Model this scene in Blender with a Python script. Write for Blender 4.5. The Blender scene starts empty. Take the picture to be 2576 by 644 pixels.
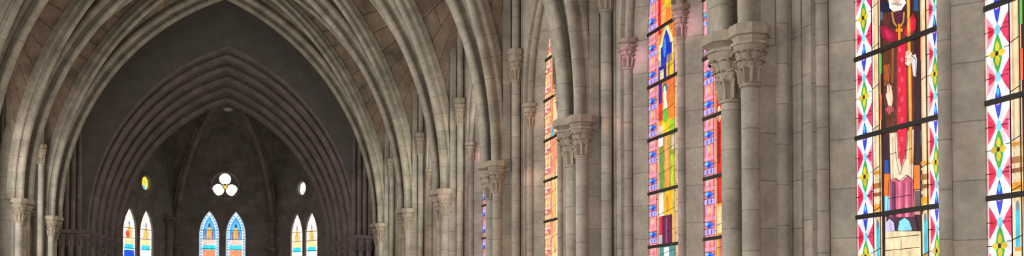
import bpy, bmesh, math, random
from math import sin, cos, pi, sqrt, atan2, acos, radians
from mathutils import Vector, Matrix
from mathutils.geometry import tessellate_polygon
random.seed(7)
S = bpy.context.scene
COL = S.collection
EYE = 1.6                                   # eye height above the floor

# ------------------------------------------------------------------ camera
YAW, PITCH, FPX, CY = radians(15.74), radians(1.69), 2600.0, 700.0
cd = bpy.data.cameras.new('camera'); cam = bpy.data.objects.new('camera', cd); COL.objects.link(cam)
cam.location = (0, 0, EYE); cam.rotation_euler = (pi/2 + PITCH, 0, -YAW)
cd.sensor_width = 36.0; cd.sensor_fit = 'HORIZONTAL'
cd.lens = FPX/2576*36.0; cd.shift_y = (CY-322)/2576.0; cd.clip_end = 300; cd.clip_start = 0.05
S.camera = cam

def ray(px, py):
    f = Vector((sin(YAW)*cos(PITCH), cos(YAW)*cos(PITCH), sin(PITCH)))
    r = Vector((cos(YAW), -sin(YAW), 0)); u = r.cross(f)
    return f + r*((px-1288)/FPX) - u*((py-CY)/FPX)
def at_x(px, py, X):
    d = ray(px, py); d = d*(X/d.x); return Vector((d.x, d.y, d.z+EYE))
def at_y(px, py, Y):
    d = ray(px, py); d = d*(Y/d.y); return Vector((d.x, d.y, d.z+EYE))

# ------------------------------------------------------------------ materials
def lin(c):
    return tuple(((v/255.0)/12.92 if v/255.0 <= .04045 else ((v/255.0+.055)/1.055)**2.4) for v in c)

def new_mat(name):
    m = bpy.data.materials.new(name); m.use_nodes = True
    nt = m.node_tree; nt.nodes.clear()
    return m, nt, nt.nodes, nt.links

def stone(name, rgb, row=.42, width=.75, mortar=.007, tone=.22, dirt=.35, mortar_dark=.45, rough=.88, warm=(1.0, .93, .86)):
    """Cut stone in courses: UV is in metres, v runs along the courses."""
    m, nt, N, L = new_mat(name)
    out = N.new('ShaderNodeOutputMaterial'); b = N.new('ShaderNodeBsdfPrincipled')
    b.inputs['Roughness'].default_value = rough
    b.inputs['Specular IOR Level'].default_value = .18
    uv = N.new('ShaderNodeUVMap'); uv.uv_map = 'UVMap'
    oi = N.new('ShaderNodeObjectInfo')
    off = N.new('ShaderNodeVectorMath'); off.operation = 'MULTIPLY_ADD'
    L.new(oi.outputs['Random'], off.inputs[0]); off.inputs[1].default_value = (3.1, 1.7, 0)
    L.new(uv.outputs['UV'], off.inputs[2])
    br = N.new('ShaderNodeTexBrick'); L.new(off.outputs[0], br.inputs['Vector'])
    br.offset = .5; br.inputs['Scale'].default_value = 1.0
    br.inputs['Brick Width'].default_value = width; br.inputs['Row Height'].default_value = row
    br.inputs['Mortar Size'].default_value = mortar; br.inputs['Mortar Smooth'].default_value = .4
    br.inputs['Bias'].default_value = 0.0
    c = lin(rgb)
    k0, k1 = 1-tone*.75, 1+tone*.75
    br.inputs['Color1'].default_value = (c[0]*k0, c[1]*k0, c[2]*k0*.98, 1)
    br.inputs['Color2'].default_value = (c[0]*k1*warm[0], c[1]*k1*(warm[1]*.5+.5), c[2]*k1*(warm[2]*.5+.5), 1)
    br.inputs['Mortar'].default_value = tuple(v*mortar_dark for v in c)+(1,)
    geo = N.new('ShaderNodeNewGeometry')
    n1 = N.new('ShaderNodeTexNoise'); n1.inputs['Scale'].default_value = 2.3; n1.inputs['Detail'].default_value = 6
    n1.inputs['Roughness'].default_value = .62
    L.new(geo.outputs['Position'], n1.inputs['Vector'])
    n2 = N.new('ShaderNodeTexNoise'); n2.inputs['Scale'].default_value = 19; n2.inputs['Detail'].default_value = 5
    L.new(geo.outputs['Position'], n2.inputs['Vector'])
    r1 = N.new('ShaderNodeMapRange'); L.new(n1.outputs['Fac'], r1.inputs['Value'])
    r1.inputs['From Min'].default_value = .3; r1.inputs['From Max'].default_value = .7
    r1.inputs['To Min'].default_value = 1-dirt; r1.inputs['To Max'].default_value = 1+dirt*.45
    r2 = N.new('ShaderNodeMapRange'); L.new(n2.outputs['Fac'], r2.inputs['Value'])
    r2.inputs['From Min'].default_value = .3; r2.inputs['From Max'].default_value = .7
    r2.inputs['To Min'].default_value = .9; r2.inputs['To Max'].default_value = 1.08
    mu = N.new('ShaderNodeMath'); mu.operation = 'MULTIPLY'
    L.new(r1.outputs[0], mu.inputs[0]); L.new(r2.outputs[0], mu.inputs[1])
    vm = N.new('ShaderNodeVectorMath'); vm.operation = 'SCALE'
    L.new(br.outputs['Color'], vm.inputs[0]); L.new(mu.outputs[0], vm.inputs['Scale'])
    L.new(vm.outputs[0], b.inputs['Base Color'])
    bp = N.new('ShaderNodeBump'); bp.inputs['Strength'].default_value = .35; bp.inputs['Distance'].default_value = .012
    sm = N.new('ShaderNodeMath'); sm.operation = 'MULTIPLY_ADD'
    L.new(br.outputs['Fac'], sm.inputs[0]); sm.inputs[1].default_value = -.8; L.new(n2.outputs['Fac'], sm.inputs[2])
    L.new(sm.outputs[0], bp.inputs['Height']); L.new(bp.outputs[0], b.inputs['Normal'])
    L.new(b.outputs[0], out.inputs[0])
    return m

def plain(name, rgb, rough=.6, metal=0.0):
    m, nt, N, L = new_mat(name)
    out = N.new('ShaderNodeOutputMaterial'); b = N.new('ShaderNodeBsdfPrincipled')
    b.inputs['Base Color'].default_value = lin(rgb)+(1,); b.inputs['Roughness'].default_value = rough
    b.inputs['Metallic'].default_value = metal
    n = N.new('ShaderNodeTexNoise'); n.inputs['Scale'].default_value = 40
    bp = N.new('ShaderNodeBump'); bp.inputs['Strength'].default_value = .2; L.new(n.outputs['Fac'], bp.inputs['Height'])
    L.new(bp.outputs[0], b.inputs['Normal']); L.new(b.outputs[0], out.inputs[0])
    return m

GLASS_GAIN = 1.0
_glass = {}
def glass(rgb, gain=1.0):
    """Backlit coloured window glass: daylight coming through, streaky like blown glass."""
    key = (tuple(rgb), gain)
    if key in _glass: return _glass[key]
    m, nt, N, L = new_mat('stained_glass_%d' % len(_glass))
    out = N.new('ShaderNodeOutputMaterial'); em = N.new('ShaderNodeEmission')
    em.inputs['Color'].default_value = lin(rgb)+(1,)
    geo = N.new('ShaderNodeNewGeometry')
    mp = N.new('ShaderNodeVectorMath'); mp.operation = 'MULTIPLY'; mp.inputs[1].default_value = (14, 14, 7)
    L.new(geo.outputs['Position'], mp.inputs[0])
    n = N.new('ShaderNodeTexNoise'); n.inputs['Scale'].default_value = 1.0; n.inputs['Detail'].default_value = 4
    L.new(mp.outputs[0], n.inputs['Vector'])
    r = N.new('ShaderNodeMapRange'); L.new(n.outputs['Fac'], r.inputs['Value'])
    r.inputs['From Min'].default_value = .3; r.inputs['From Max'].default_value = .7
    r.inputs['To Min'].default_value = .74*gain*GLASS_GAIN; r.inputs['To Max'].default_value = 1.24*gain*GLASS_GAIN
    L.new(r.outputs[0], em.inputs['Strength']); 
    df = N.new('ShaderNodeBsdfGlossy'); df.inputs['Roughness'].default_value = .35
    df.inputs['Color'].default_value = (.02, .02, .02, 1)
    ad = N.new('ShaderNodeAddShader'); L.new(em.outputs[0], ad.inputs[0]); L.new(df.outputs[0], ad.inputs[1])
    L.new(ad.outputs[0], out.inputs[0])
    _glass[key] = m
    return m

STONE = stone('grey_limestone', (172, 165, 156), row=.47, width=9, tone=.14, mortar=.006, mortar_dark=.6)
SHAFT = stone('limestone_shaft', (178, 171, 162), row=.40, width=9, tone=.14, mortar=.006, dirt=.38, mortar_dark=.62)
ARCH = stone('voussoir_stone', (170, 164, 153), row=.40, width=9, tone=.1, mortar=.006, dirt=.42, mortar_dark=.6)
CARVED = stone('carved_limestone', (172, 161, 147), row=9, width=9, tone=.1, mortar=.0, dirt=.35)
WEB = stone('brown_vault_stone', (152, 135, 120), row=.40, width=1.3, tone=.16, mortar=.012, mortar_dark=.4, dirt=.5)
DARK = stone('shade_toned_chancel_stone', (160, 146, 146), row=.5, width=9, tone=.14, mortar=.006, mortar_dark=.7)  # stone colour lowered to carry the shade of the unlit chancel
DARKW = stone('shade_toned_chancel_masonry', (162, 154, 146), row=.34, width=.8, tone=.14, mortar=.008, mortar_dark=.75)  # chancel shade put into the masonry colour, no soot
PLASTER = stone('shade_darkened_plaster', (130, 125, 122), row=60, width=60, tone=.02, mortar=.0, dirt=.22)  # plaster toned down, the dimness of the end wall painted in
FLOOR = stone('floor_tile', (150, 138, 122), row=.5, width=.5, tone=.2, mortar=.006)
PALE = plain('pale_limewash', (236, 232, 222), .8)
IRON = plain('dark_iron', (26, 20, 20), .6, .3)
LEAD = plain('lead_came', (38, 30, 34), .6, .2)

# ------------------------------------------------------------------ mesh builder
class MB:
    def __init__(s): s.v = []; s.f = []; s.uv = []; s.m = []; s.mats = []
    def slot(s, mat):
        if mat not in s.mats: s.mats.append(mat)
        return s.mats.index(mat)
    def face(s, idx, uvs, mat=None):
        s.f.append(tuple(idx)); s.uv.append([tuple(u) for u in uvs]); s.m.append(0 if mat is None else s.slot(mat))
    def grid(s, P, U, mat=None, close=False):
        """P[i][j] points, U[i][j] uvs; close wraps j (its uvs need one more column)."""
        b = len(s.v); ni, nj = len(P), len(P[0])
        for row in P: s.v.extend(tuple(p) for p in row)
        for i in range(ni-1):
            for j in range(nj if close else nj-1):
                k = (j+1) % nj
                s.face((b+i*nj+j, b+i*nj+k, b+(i+1)*nj+k, b+(i+1)*nj+j),
                       (U[i][j], U[i][j+1], U[i+1][j+1], U[i+1][j]), mat)
    def ngon(s, pts, mat=None, uvf=None):
        b = len(s.v); s.v.extend(tuple(p) for p in pts)
        uvf = uvf or (lambda p: (p[1], p[2]))
        s.face(range(b, b+len(pts)), [uvf(p) for p in pts], mat)
    def lathe(s, prof, cx=0, cy=0, seg=20, cap=True, mat=None, z0=0):
        P, U = [], []
        L = 0; last = None
        for (r, z) in prof:
            if last is not None: L += sqrt((r-last[0])**2+(z-last[1])**2)
            last = (r, z)
            P.append([(cx+r*cos(2*pi*j/seg), cy+r*sin(2*pi*j/seg), z+z0) for j in range(seg)])
            U.append([(max(r, .05)*2*pi*j/seg, z+z0) for j in range(seg+1)])
        s.grid(P, U, mat, True)
        if cap:
            for k in (0, -1):
                pts = P[k] if k else P[k][::-1]
                s.ngon(pts, mat, lambda p: (p[0], p[1]))
    def sweep(s, path, frames, prof, mat=None, closed=False, caps=False, v0=0.0):
        """prof: (a, b) offsets along frames' two axes."""
        P, U = [], []
        d = v0; pl = [0]
        for a, b in zip(prof, prof[1:]): pl.append(pl[-1]+sqrt((a[0]-b[0])**2+(a[1]-b[1])**2))
        pl.append(pl[-1]+.1)
        for i, (p, (A, B)) in enumerate(zip(path, frames)):
            if i: d += (Vector(p)-Vector(path[i-1])).length
            P.append([Vector(p)+A*a+B*b for a, b in prof]); U.append([(q, d) for q in pl])
        s.grid(P, U, mat, closed)
        if caps:
            for k in (0, -1):
                pts = P[k] if k else P[k][::-1]
                s.ngon(pts, mat, lambda q: (q[0]+q[1], q[2]))
    def ball(s, c, r, sc=(1, 1, 1), nu=8, nv=5, mat=None):
        P, U = [], []
        for i in range(nv+1):
            t = pi*i/nv; t = min(max(t, .02), pi-.02)
            P.append([(c[0]+r*sc[0]*sin(t)*cos(2*pi*j/nu), c[1]+r*sc[1]*sin(t)*sin(2*pi*j/nu), c[2]-r*sc[2]*cos(t)) for j in range(nu)])
            U.append([(j*.02, c[2]) for j in range(nu+1)])
        s.grid(P, U, mat, True)
    def prism(s, poly, z0, z1, mat=None, capz=True):
        n = len(poly); per = [0]
        for i in range(n): per.append(per[-1]+(Vector(poly[(i+1) % n])-Vector(poly[i])).length)
        P = [[(x, y, z) for x, y in poly] for z in (z0, z1)]
        U = [[(u, z) for u in per] for z in (z0, z1)]
        s.grid(P, U, mat, True)
        if capz:
            s.ngon([(x, y, z1) for x, y in poly], mat, lambda p: (p[0], p[1]))
            s.ngon([(x, y, z0) for x, y in poly][::-1], mat, lambda p: (p[0], p[1]))
    def holed(s, outer, holes, fn, mat=None):
        """A flat face with holes; (a, b) plane coordinates, fn maps them to 3D."""
        loops = [[Vector((a, b, 0)) for a, b in l] for l in [outer]+holes]
        flat = [p for l in loops for p in l]
        b = len(s.v); s.v.extend(tuple(fn(p.x, p.y)) for p in flat)
        for t in tessellate_polygon(loops):
            s.face([b+i for i in t], [(flat[i].x, flat[i].y) for i in t], mat)
    def box(s, lo, hi, mat=None):
        (a, b, c), (d, e, f) = lo, hi
        s.prism([(a, b), (d, b), (d, e), (a, e)], c, f, mat)
    def build(s, name, mat=None, parent=None, angle=35, flip=True):
        me = bpy.data.meshes.new(name)
        me.from_pydata([tuple(v) for v in s.v], [], s.f)
        ul = me.uv_layers.new(name='UVMap')
        i = 0; flatuv = []
        for u in s.uv:
            for q in u: flatuv += [q[0], q[1]]
        ul.data.foreach_set('uv', flatuv)
        if s.mats:
            for m_ in s.mats: me.materials.append(m_)
            me.polygons.foreach_set('material_index', s.m)
        else: me.materials.append(mat)
        if flip:
            bm = bmesh.new(); bm.from_mesh(me)
            bmesh.ops.recalc_face_normals(bm, faces=bm.faces); bm.to_mesh(me); bm.free()
        me.polygons.foreach_set('use_smooth', [True]*len(me.polygons))
        me.set_sharp_from_angle(angle=radians(angle))
        me.update()
        return link(name, me, parent)

def link(name, me, parent=None):
    o = bpy.data.objects.new(name, me); COL.objects.link(o)
    if parent is not None: o.parent = parent
    return o
def thing(name, label, cat, loc, rz=0.0, group=None):
    o = bpy.data.objects.new(name, None); COL.objects.link(o)
    o.location = loc; o.rotation_euler = (0, 0, rz); o.empty_display_size = .2
    o['label'] = label; o['category'] = cat; o['kind'] = 'thing'
    if group: o['group'] = group
    return o
def structure(o, label, cat='wall'):
    o['kind'] = 'structure'; o['label'] = label; o['category'] = cat; return o
def dup(root, loc, rz, label, group=None):
    r = root.copy(); COL.objects.link(r); r.location = loc; r.rotation_euler = (0, 0, rz); r['label'] = label
    if group: r['group'] = group
    for ch in list(root.children):
        c = ch.copy(); COL.objects.link(c); c.parent = r
        for g in list(ch.children):
            d = g.copy(); COL.objects.link(d); d.parent = c
    return r

def arc_points(h, a, z0, n=22, zb=None):
    """Pointed arch from the left springing over the apex to the right: (x, z, outward x, outward z)."""
    r = h+a; t1 = acos(a/r); out = []
    if zb is not None: out.append((-h, zb, -1, 0))
    for i in range(n+1):
        t = t1*i/n; out.append((-(r*cos(t)-a), z0+r*sin(t), -cos(t), sin(t)))
    for i in range(n-1, -1, -1):
        t = t1*i/n; out.append((r*cos(t)-a, z0+r*sin(t), cos(t), sin(t)))
    if zb is not None: out.append((h, zb, 1, 0))
    ap = n+(1 if zb is not None else 0)
    x, z, _, _ = out[ap]; out[ap] = (0.0, z, 0.0, 1.0/max(.2, sin(t1)))      # mitre at the point
    return out

# ------------------------------------------------------------------ measured plan
C = [9.46, 14.39, 19.14, 23.84, 28.76, 33.86]       # pier axes along the nave
C0, CEND = 4.56, 38.30
WX, WXL = 5.0, 4.91                                            # shafts of the piers
SP = 2.78+EYE                                       # main springing
BAYS = [(C0, C[0])]+[(C[i], C[i+1]) for i in range(5)]
ORD = ['nearest', 'second', 'third', 'fourth', 'fifth', 'sixth']

# ------------------------------------------------------------------ capitals and shafts
def octagon(R, rot=pi/8, cx=0, cy=0):
    return [(cx+R*cos(rot+k*pi/4), cy+R*sin(rot+k*pi/4)) for k in range(8)]

def abacus_mb(x, y, top, R=.215, h=.125, under=.07, rb=.15):
    mb = MB()
    rings = [(rb, top-h-under), (R*.86, top-h-.012), (R, top-h), (R, top-.03), (R*.97, top)]
    P, U = [], []
    for r, z in rings:
        o = octagon(r, pi/8, x, y); P.append([(a, b, z) for a, b in o]); U.append([(k*.17, z) for k in range(9)])
    mb.grid(P, U, None, True)
    mb.ngon(P[-1], None, lambda p: (p[0], p[1])); mb.ngon(P[0][::-1], None, lambda p: (p[0], p[1]))
    return mb

def capital_mb(x, y, z0, z1, r, seed=0, flare=1.85):
    """Leafy capital: astragal ring, bell, fluted lower leaves, curled crockets and scrolls, thin plate."""
    mb = MB(); H = z1-z0; rnd = random.Random(seed)
    R1 = r*flare
    def bell(t): return r*1.02+(R1-r*1.02)*(.18*t+.82*t**2.6)
    prof = [(r*.98, z0-.005), (r*1.22, z0+.004), (r*1.27, z0+.018), (r*1.22, z0+.032), (r*1.03, z0+.038)]
    prof += [(bell(t/10), z0+.038+(H-.07)*t/10) for t in range(1, 11)]
    mb.lathe(prof, x, y, 20, True)
    o0 = octagon(R1*1.13, pi/8, x, y)
    mb.prism(o0, z1-.034, z1-.002)
    zz = lambda t: z0+.04+(H-.075)*t
    def leaf(ang, t0, t1, wid, lift, curl):
        P, U = [], []
        for i in range(9):
            s = i/8; t = t0+(t1-t0)*s
            w = wid*(sin(pi*min(1, .22+.62*s)) if s < .92 else .35)
            drop = 0.0; out_ = lift*s**.7+.012
            if s > .7: out_ += curl*((s-.7)/.3)**1.5; drop = curl*.55*max(0, (s-.85)/.15)
            row = []
            for q in (-1, -.55, 0, .55, 1):
                ridge = (.018 if abs(q) < .1 else (-.004 if abs(q) < .8 else -.014))
                rr = bell(t)+out_+ridge*r/.1
                aa = ang+q*w/max(rr, .05)
                row.append((x+rr*cos(aa), y+rr*sin(aa), zz(t)-drop))
            P.append(row); U.append([(k*.02, zz(t)) for k in range(5)])
        mb.grid(P, U)
    def crocket(ang, t0, t1, wid, rho):
        """A leaf climbing the bell and rolling over into a scroll, three-lobed across."""
        path = []
        for i in range(5):
            t = t0+(t1-t0)*i/4; path.append((bell(t)+r*.08+r*.06*i/4, zz(t)))
        rc, zc = path[-1][0]+rho, path[-1][1]
        for i in range(1, 12):
            a = pi-i*pi*1.55/11; q = rho*(1-.055*i); path.append((rc+q*cos(a), zc+q*.85*sin(a)))
        P, U = [], []
        m = len(path)
        for i, (rr, z) in enumerate(path):
            f = i/(m-1); w = wid*(.55+.55*sin(pi*min(1, .15+f*.75)))
            row = []
            for q in range(-4, 5):
                e = q/4; lob = .10*r*abs(cos(e*pi*1.5))*(1 if f > .3 else .4)-.16*r*e*e
                off = w*e; ra = max(.02, rr+lob)
                row.append((x+ra*cos(ang)-off*sin(ang), y+ra*sin(ang)+off*cos(ang), z-(.14*r*e*e if f > .3 else 0)))
            P.append(row); U.append([(k*.02, z) for k in range(9)])
        mb.grid(P, U)
    for k in range(10): leaf(2*pi*k/10, 0.0, .44, r*.30, r*.08, r*.24)
    for k in range(8): crocket(2*pi*k/8+pi/8, .36, .60, r*.40, r*.17)
    for k in range(8): crocket(2*pi*k/8, .50, .83, r*.46, r*.20)
    return mb

def shaft_mb(x, y, r, z1, seg=20, z0=0.0):
    mb = MB()
    mb.lathe([(r*1.5, z0), (r*1.5, z0+.12), (r*1.42, z0+.15), (r*1.15, z0+.18), (r*1.3, z0+.22), (r, z0+.26), (r, z1)], x, y, seg, True)
    return mb

# ------------------------------------------------------------------ piers
def make_pier(label, loc, rz, my=1):
    t = thing('clustered_pier', label, 'pier', loc, rz, 'clustered piers along the nave')
    core = MB()
    low = [(.04, -.24), (.08, -.40), (.25, -.40), (.43, -.40), (.43, -.575), (.445, -.575),
           (.445, .575), (.43, .575), (.43, .40), (.27, .40), (.22, .36), (.12, .20)]
    if my < 0:                                            # on the left wall only a slim web ties the shafts to the wall
        low = [(.04, -.22), (.14, -.30), (.20, -.22), (.20, -.08), (.535, -.08), (.535, .08), (.20, .08), (.20, .22), (.14, .30), (.04, .22)]
    core.prism([(x, my*y) for x, y in (low if my > 0 else [(x, -y) for x, y in low])], .0, SP-.18)
    up = [(.22, -.26), (.27, -.36), (.43, -.40), (.43, -.575), (.445, -.575), (.445, .575), (.43, .575), (.43, .40), (.27, .36), (.22, .26)]
    if my < 0: up = [(.20, -.08), (.535, -.08), (.535, .08), (.20, .08)]
    else: core.prism([(.11, -.41), (.25, -.41), (.25, -.25), (.11, -.25)], SP-.18, SP+4.4)
    core.prism(up, SP-.18, SP+(4.6 if my > 0 else 1.4))
    core.build('pier_core', STONE, t)
    pl = MB(); pl.prism([(-.28, -.35), (-.14, -.60), (.445, -.60), (.445, .60), (-.14, .60), (-.28, .35)], 0, .35)
    pl.prism([(-.24, -.33), (-.11, -.56), (.44, -.56), (.44, .56), (-.11, .56), (-.24, .33)], .35, .42); pl.build('plinth', STONE, t)
    for i, (x, y, r, drop) in enumerate(((-.012, 0, .106, .70), (0, -.36*my, .088, .605), (.13, .30*my, .088, .605))):
        shaft_mb(x, y, r, SP-drop+.01, 22, .42).build('shaft', SHAFT, t)
        cap = capital_mb(x, y, SP-drop, SP-.168, r, 3+i, 2.3 if i == 0 else 1.9).build('capital', CARVED, t)
        abacus_mb(x, y, SP, .30 if i == 0 else .208, .105, .062, .20 if i == 0 else .15).build('abacus', CARVED, cap)
    return t
pier_word = []
first = None
for i, c in enumerate(C):
    lab = ('large pier with two leafy capitals between the saint window and the orange windows' if i == 0 else
           'clustered stone pier, %s from the saint window along the right wall' % ORD[i] if i < 5 else
           'clustered stone pier at the right end of the arch framing the dark chancel')
    if first is None: first = make_pier(lab, (WX, c, 0), 0)
    else: dup(first, (WX, c, 0), 0, lab)
firstl = make_pier('clustered stone pier at the left end of the arch framing the dark chancel', (-WXL, C[5], 0), pi, -1)
dup(firstl, (-WXL, C[4], 0), pi, 'clustered stone pier, second from the dark chancel along the left wall')
for i, w in ((3, 'third'), (2, 'fourth'), (1, 'fifth'), (0, 'sixth')):
    dup(firstl, (-WXL, C[i], 0), pi, 'clustered stone pier, %s from the dark chancel along the left wall' % w)

# ------------------------------------------------------------------ transverse arches
TA = 2.95; TH = 4.71; TX = .07
def tr_profile():
    """(u outward, v along the nave): flat soffit, arris roll, deep hollow, big side roll, hollow to the web."""
    half = [(0, 0), (0, .055)]
    for k in range(0, 7): a = -pi*.5+pi*1.1*k/6; half.append((.075+.065*sin(a), .085+.065*cos(a)))
    half += [(.15, .05), (.215, .045), (.225, .10)]
    for k in range(0, 9): a = -pi*.45+pi*1.02*k/8; half.append((.325+.10*sin(a), .105+.10*cos(a)))
    half += [(.44, .05), (.50, .04), (.51, .10), (.56, .125), (.85, .125)]
    return [(u, -v) for u, v in half[::-1]]+half[1:]
def arch_sweep(mb, h, a, z0, prof, Y, n=26, xc=0, zb=None):
    pts = arc_points(h, a, z0, n, zb)
    mb.sweep([Vector((xc+p[0], Y, p[1])) for p in pts], [(Vector((p[2], 0, p[3])), Vector((0, 1, 0))) for p in pts], prof)
tr = MB(); arch_sweep(tr, TH, TA, 0, tr_profile(), 0)
tr_mesh = None
for i, c in enumerate(C):
    lab = ('moulded pointed stone arch across the nave framing the dark chancel' if i == 5 else
           'moulded pointed stone arch across the nave springing from the pier beside the saint window' if i == 0 else
           'moulded pointed stone arch across the nave at the %s pier from the saint window' % ORD[i])
    t = thing('transverse_arch', lab, 'arch', (TX, c, SP+.002), 0, 'pointed arches across the nave')
    if tr_mesh is None: tr_mesh = tr.build('arch_moulding', ARCH, t).data
    else: link('arch_moulding', tr_mesh, t)

# ------------------------------------------------------------------ diagonal ribs
RB = 10.05+EYE                                       # crown of the vault
def diag_curve(p0, p1, n=26, off=0.0):
    """From springing p0 to crown p1 as one arc in the vertical plane; returns points and outward normals."""
    p0, p1 = Vector(p0), Vector(p1)
    d = Vector((p1.x-p0.x, p1.y-p0.y, 0)); Lh = d.length; d.normalize()
    R_ = p1.z-p0.z; a = (R_*R_-Lh*Lh)/(2*Lh); r = Lh+a; t1 = acos(a/r)
    P, Nn = [], []
    for i in range(n+1):
        t = t1*i/n; x = Lh-(r*cos(t)-a); z = r*sin(t)
        nn = -d*cos(t)+Vector((0, 0, sin(t)))
        P.append(p0+d*x+Vector((0, 0, z))+nn*off); Nn.append(nn)
    return P, Nn, d
def rib_profile(w=.10, dp=.44, r=.07):
    half = []
    for k in range(0, 8): a = pi*.74*k/7; half.append((r-r*cos(a), r*sin(a)))
    half += [(.145, .03), (.185, .03), (.195, w-.02), (.22, w), (.265, w), (.285, w-.04), (dp, w-.04)]
    return [(u, -v) for u, v in half[::-1]]+half[1:]
PR = rib_profile()
def side_word(sx): return 'right' if sx > 0 else 'left'
for b, (y0, y1) in enumerate(BAYS):
    cb = (y0+y1)/2
    for sx in (1, -1):
        for sy in (1, -1):
            pi_ = b-1 if sy < 0 else b                # pier index
            if pi_ < 0: continue
            yc = C[pi_]+(.36 if sy < 0 else -.36)
            P, Nn, d = diag_curve((sx*((WX if sx > 0 else WXL)-.10), yc, SP), (0, cb, RB), 28)
            loc = Vector((sx*(WX if sx > 0 else WXL), yc, SP+.002)); side = Vector((d.y, -d.x, 0))
            lab = 'curved vault rib rising towards the %s from the %s pier counted along the %s wall' % (
                'camera' if sy > 0 else 'chancel', ORD[pi_] if sx > 0 else ORD[pi_] if pi_ < 5 else 'last', side_word(sx))
            t = thing('diagonal_rib', lab, 'vault rib', loc, 0, 'diagonal vault ribs')
            mb = MB(); cut = 27
            mb.sweep([p-loc+Vector((0, 0, .002)) for p in P[:cut]], [(n_, side) for n_ in Nn[:cut]], PR, None, False, True)
            mb.build('rib_moulding', ARCH, t)

# ------------------------------------------------------------------ window bays of the nave
LA, LZ, LC = 1.65, 3.84+EYE, .86                       # arc offset, springing, lancet centre from the bay centre
SILL = 1.0; GX, WPX = 5.78, 5.45
def lancet(h, z0=LZ, a=LA, zb=SILL, n=12, xc=0.0):
    return [(xc+p[0], p[1]) for p in arc_points(h, a, z0, n, zb)]
def bay_hole():
    l = lancet(.86, xc=-LC); r = lancet(.86, xc=LC)
    pts = l[:-1]+r[1:]                                # meet on the middle capital
    pts[len(l)-2] = (0, LZ)
    return [p for k, p in enumerate(pts) if k == 0 or abs(p[0]-pts[k-1][0])+abs(p[1]-pts[k-1][1]) > 1e-4]
HOLE = bay_hole()

def wall_mesh(name, sgn, label, bays, y_from, y_to, top=12.4):
    mb = MB(); X = sgn*WPX
    for (y0, y1) in bays:
        c = (y0+y1)/2
        hole = [(c+y, z) for y, z in HOLE]
        mb.holed([(y0, 0), (y1, 0), (y1, top), (y0, top)], [hole], lambda a, b: (X, a, b))
        # reveal back to the glass order
        n = len(hole)
        P = [[(X, y, z) for y, z in hole], [(sgn*5.62, y, z) for y, z in hole]]
        per = [0]
        for k in range(n): per.append(per[-1]+sqrt((hole[(k+1) % n][0]-hole[k][0])**2+(hole[(k+1) % n][1]-hole[k][1])**2))
        mb.grid(P, [[(0, u) for u in per], [(.17, u) for u in per]], None, True)
        li = [[(c+s*LC+y, z) for y, z in lancet(.80, zb=SILL+.02)] for s in (-1, 1)]
        mb.holed(hole, li, lambda a, b: (sgn*5.62, a, b))
    for (a, b_) in ((y_from, bays[0][0]), (bays[-1][1], y_to)):
        if b_-a > .01: mb.holed([(a, 0), (b_, 0), (b_, top), (a, top)], [], lambda p, q: (X, p, q))
    o = mb.build(name, STONE, None, flip=False)
    return structure(o, label)
YB = -7.0
wall_mesh('wall_right', 1, 'grey stone nave wall with paired pointed windows on the right', BAYS, YB, CEND)
wall_mesh('wall_left', -1, 'grey stone nave wall on the left behind the far piers', BAYS, YB, CEND)

def make_surround(label, loc, rz):
    """Stone frame of a pair of lancets: nook shafts with small capitals, arch rolls, splayed jambs."""
    t = thing('lancet_surround', label, 'window frame', loc, rz, 'stone frames of paired lancet windows')
    ox = loc[0] if rz == 0 else -loc[0]
    for y, r in ((-1.725, .068), (0, .055), (1.725, .068)):
        x = (5.565 if y else 5.592)-ox
        shaft_mb(x, y, r, LZ-.43, 16, SILL-.15).build('shaft', SHAFT, t)
        cap = capital_mb(x, y, LZ-.44, LZ-.09, r*1.05, 11).build('capital', CARVED, t)
        abacus_mb(x, y, LZ, r*2.35, .055, .03, r*1.6).build('abacus', CARVED, cap)
    roll = [(.06*cos(2*pi*k/10), .06*sin(2*pi*k/10)) for k in range(10)]
    for s in (-1, 1):
        mb = MB(); pts = arc_points(.825, LA, LZ+.003, 14)
        path = [Vector((5.565-ox, s*LC+p[0], p[1])) for p in pts]
        mb.sweep(path, [(Vector((0, p[2], p[3])), Vector((1, 0, 0))) for p in pts], roll, None, True, True)
        mb.build('arch_roll', ARCH, t)
        sp = MB(); P, U = [], []
        for h, x in ((.806, 5.612), (.775, 5.632), (.635, 5.755), (.61, 5.76), (.61, 5.86)):
            q = lancet(h, zb=SILL+.02); P.append([(x-ox, s*LC+y, z) for y, z in q])
            d = 0; u = []
            for k, (y, z) in enumerate(q):
                if k: d += sqrt((y-q[k-1][0])**2+(z-q[k-1][1])**2)
                u.append((x*2, z))
            U.append(u)
        sp.grid(P, U); sp.build('splayed_jamb', STONE, t)
    sl = MB(); sl.box((5.40-ox, -1.80, SILL-.16), (5.84-ox, 1.80, SILL+.0)); sl.build('sill', STONE, t)
    return t
BAYWORD = ['around the saint window', 'around the orange figure windows', 'around the third pair of windows', 'around the fourth pair of windows',
           'around the fifth pair of windows', 'around the last windows before the chancel']
s0 = None
for b, (y0, y1) in enumerate(BAYS):
    cb = (y0+y1)/2
    lab = 'pale window frame with slim shafts %s' % BAYWORD[b]
    if s0 is None: s0 = make_surround(lab, (5.6, cb, 0), 0)
    else: dup(s0, (5.6, cb, 0), 0, lab)
for b in range(6):
    dup(s0, (-5.6, sum(BAYS[b])/2, 0), pi, 'slim shafted frame of the %s window pair on the left wall' % (ORD[b] if b < 5 else 'last'))

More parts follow.
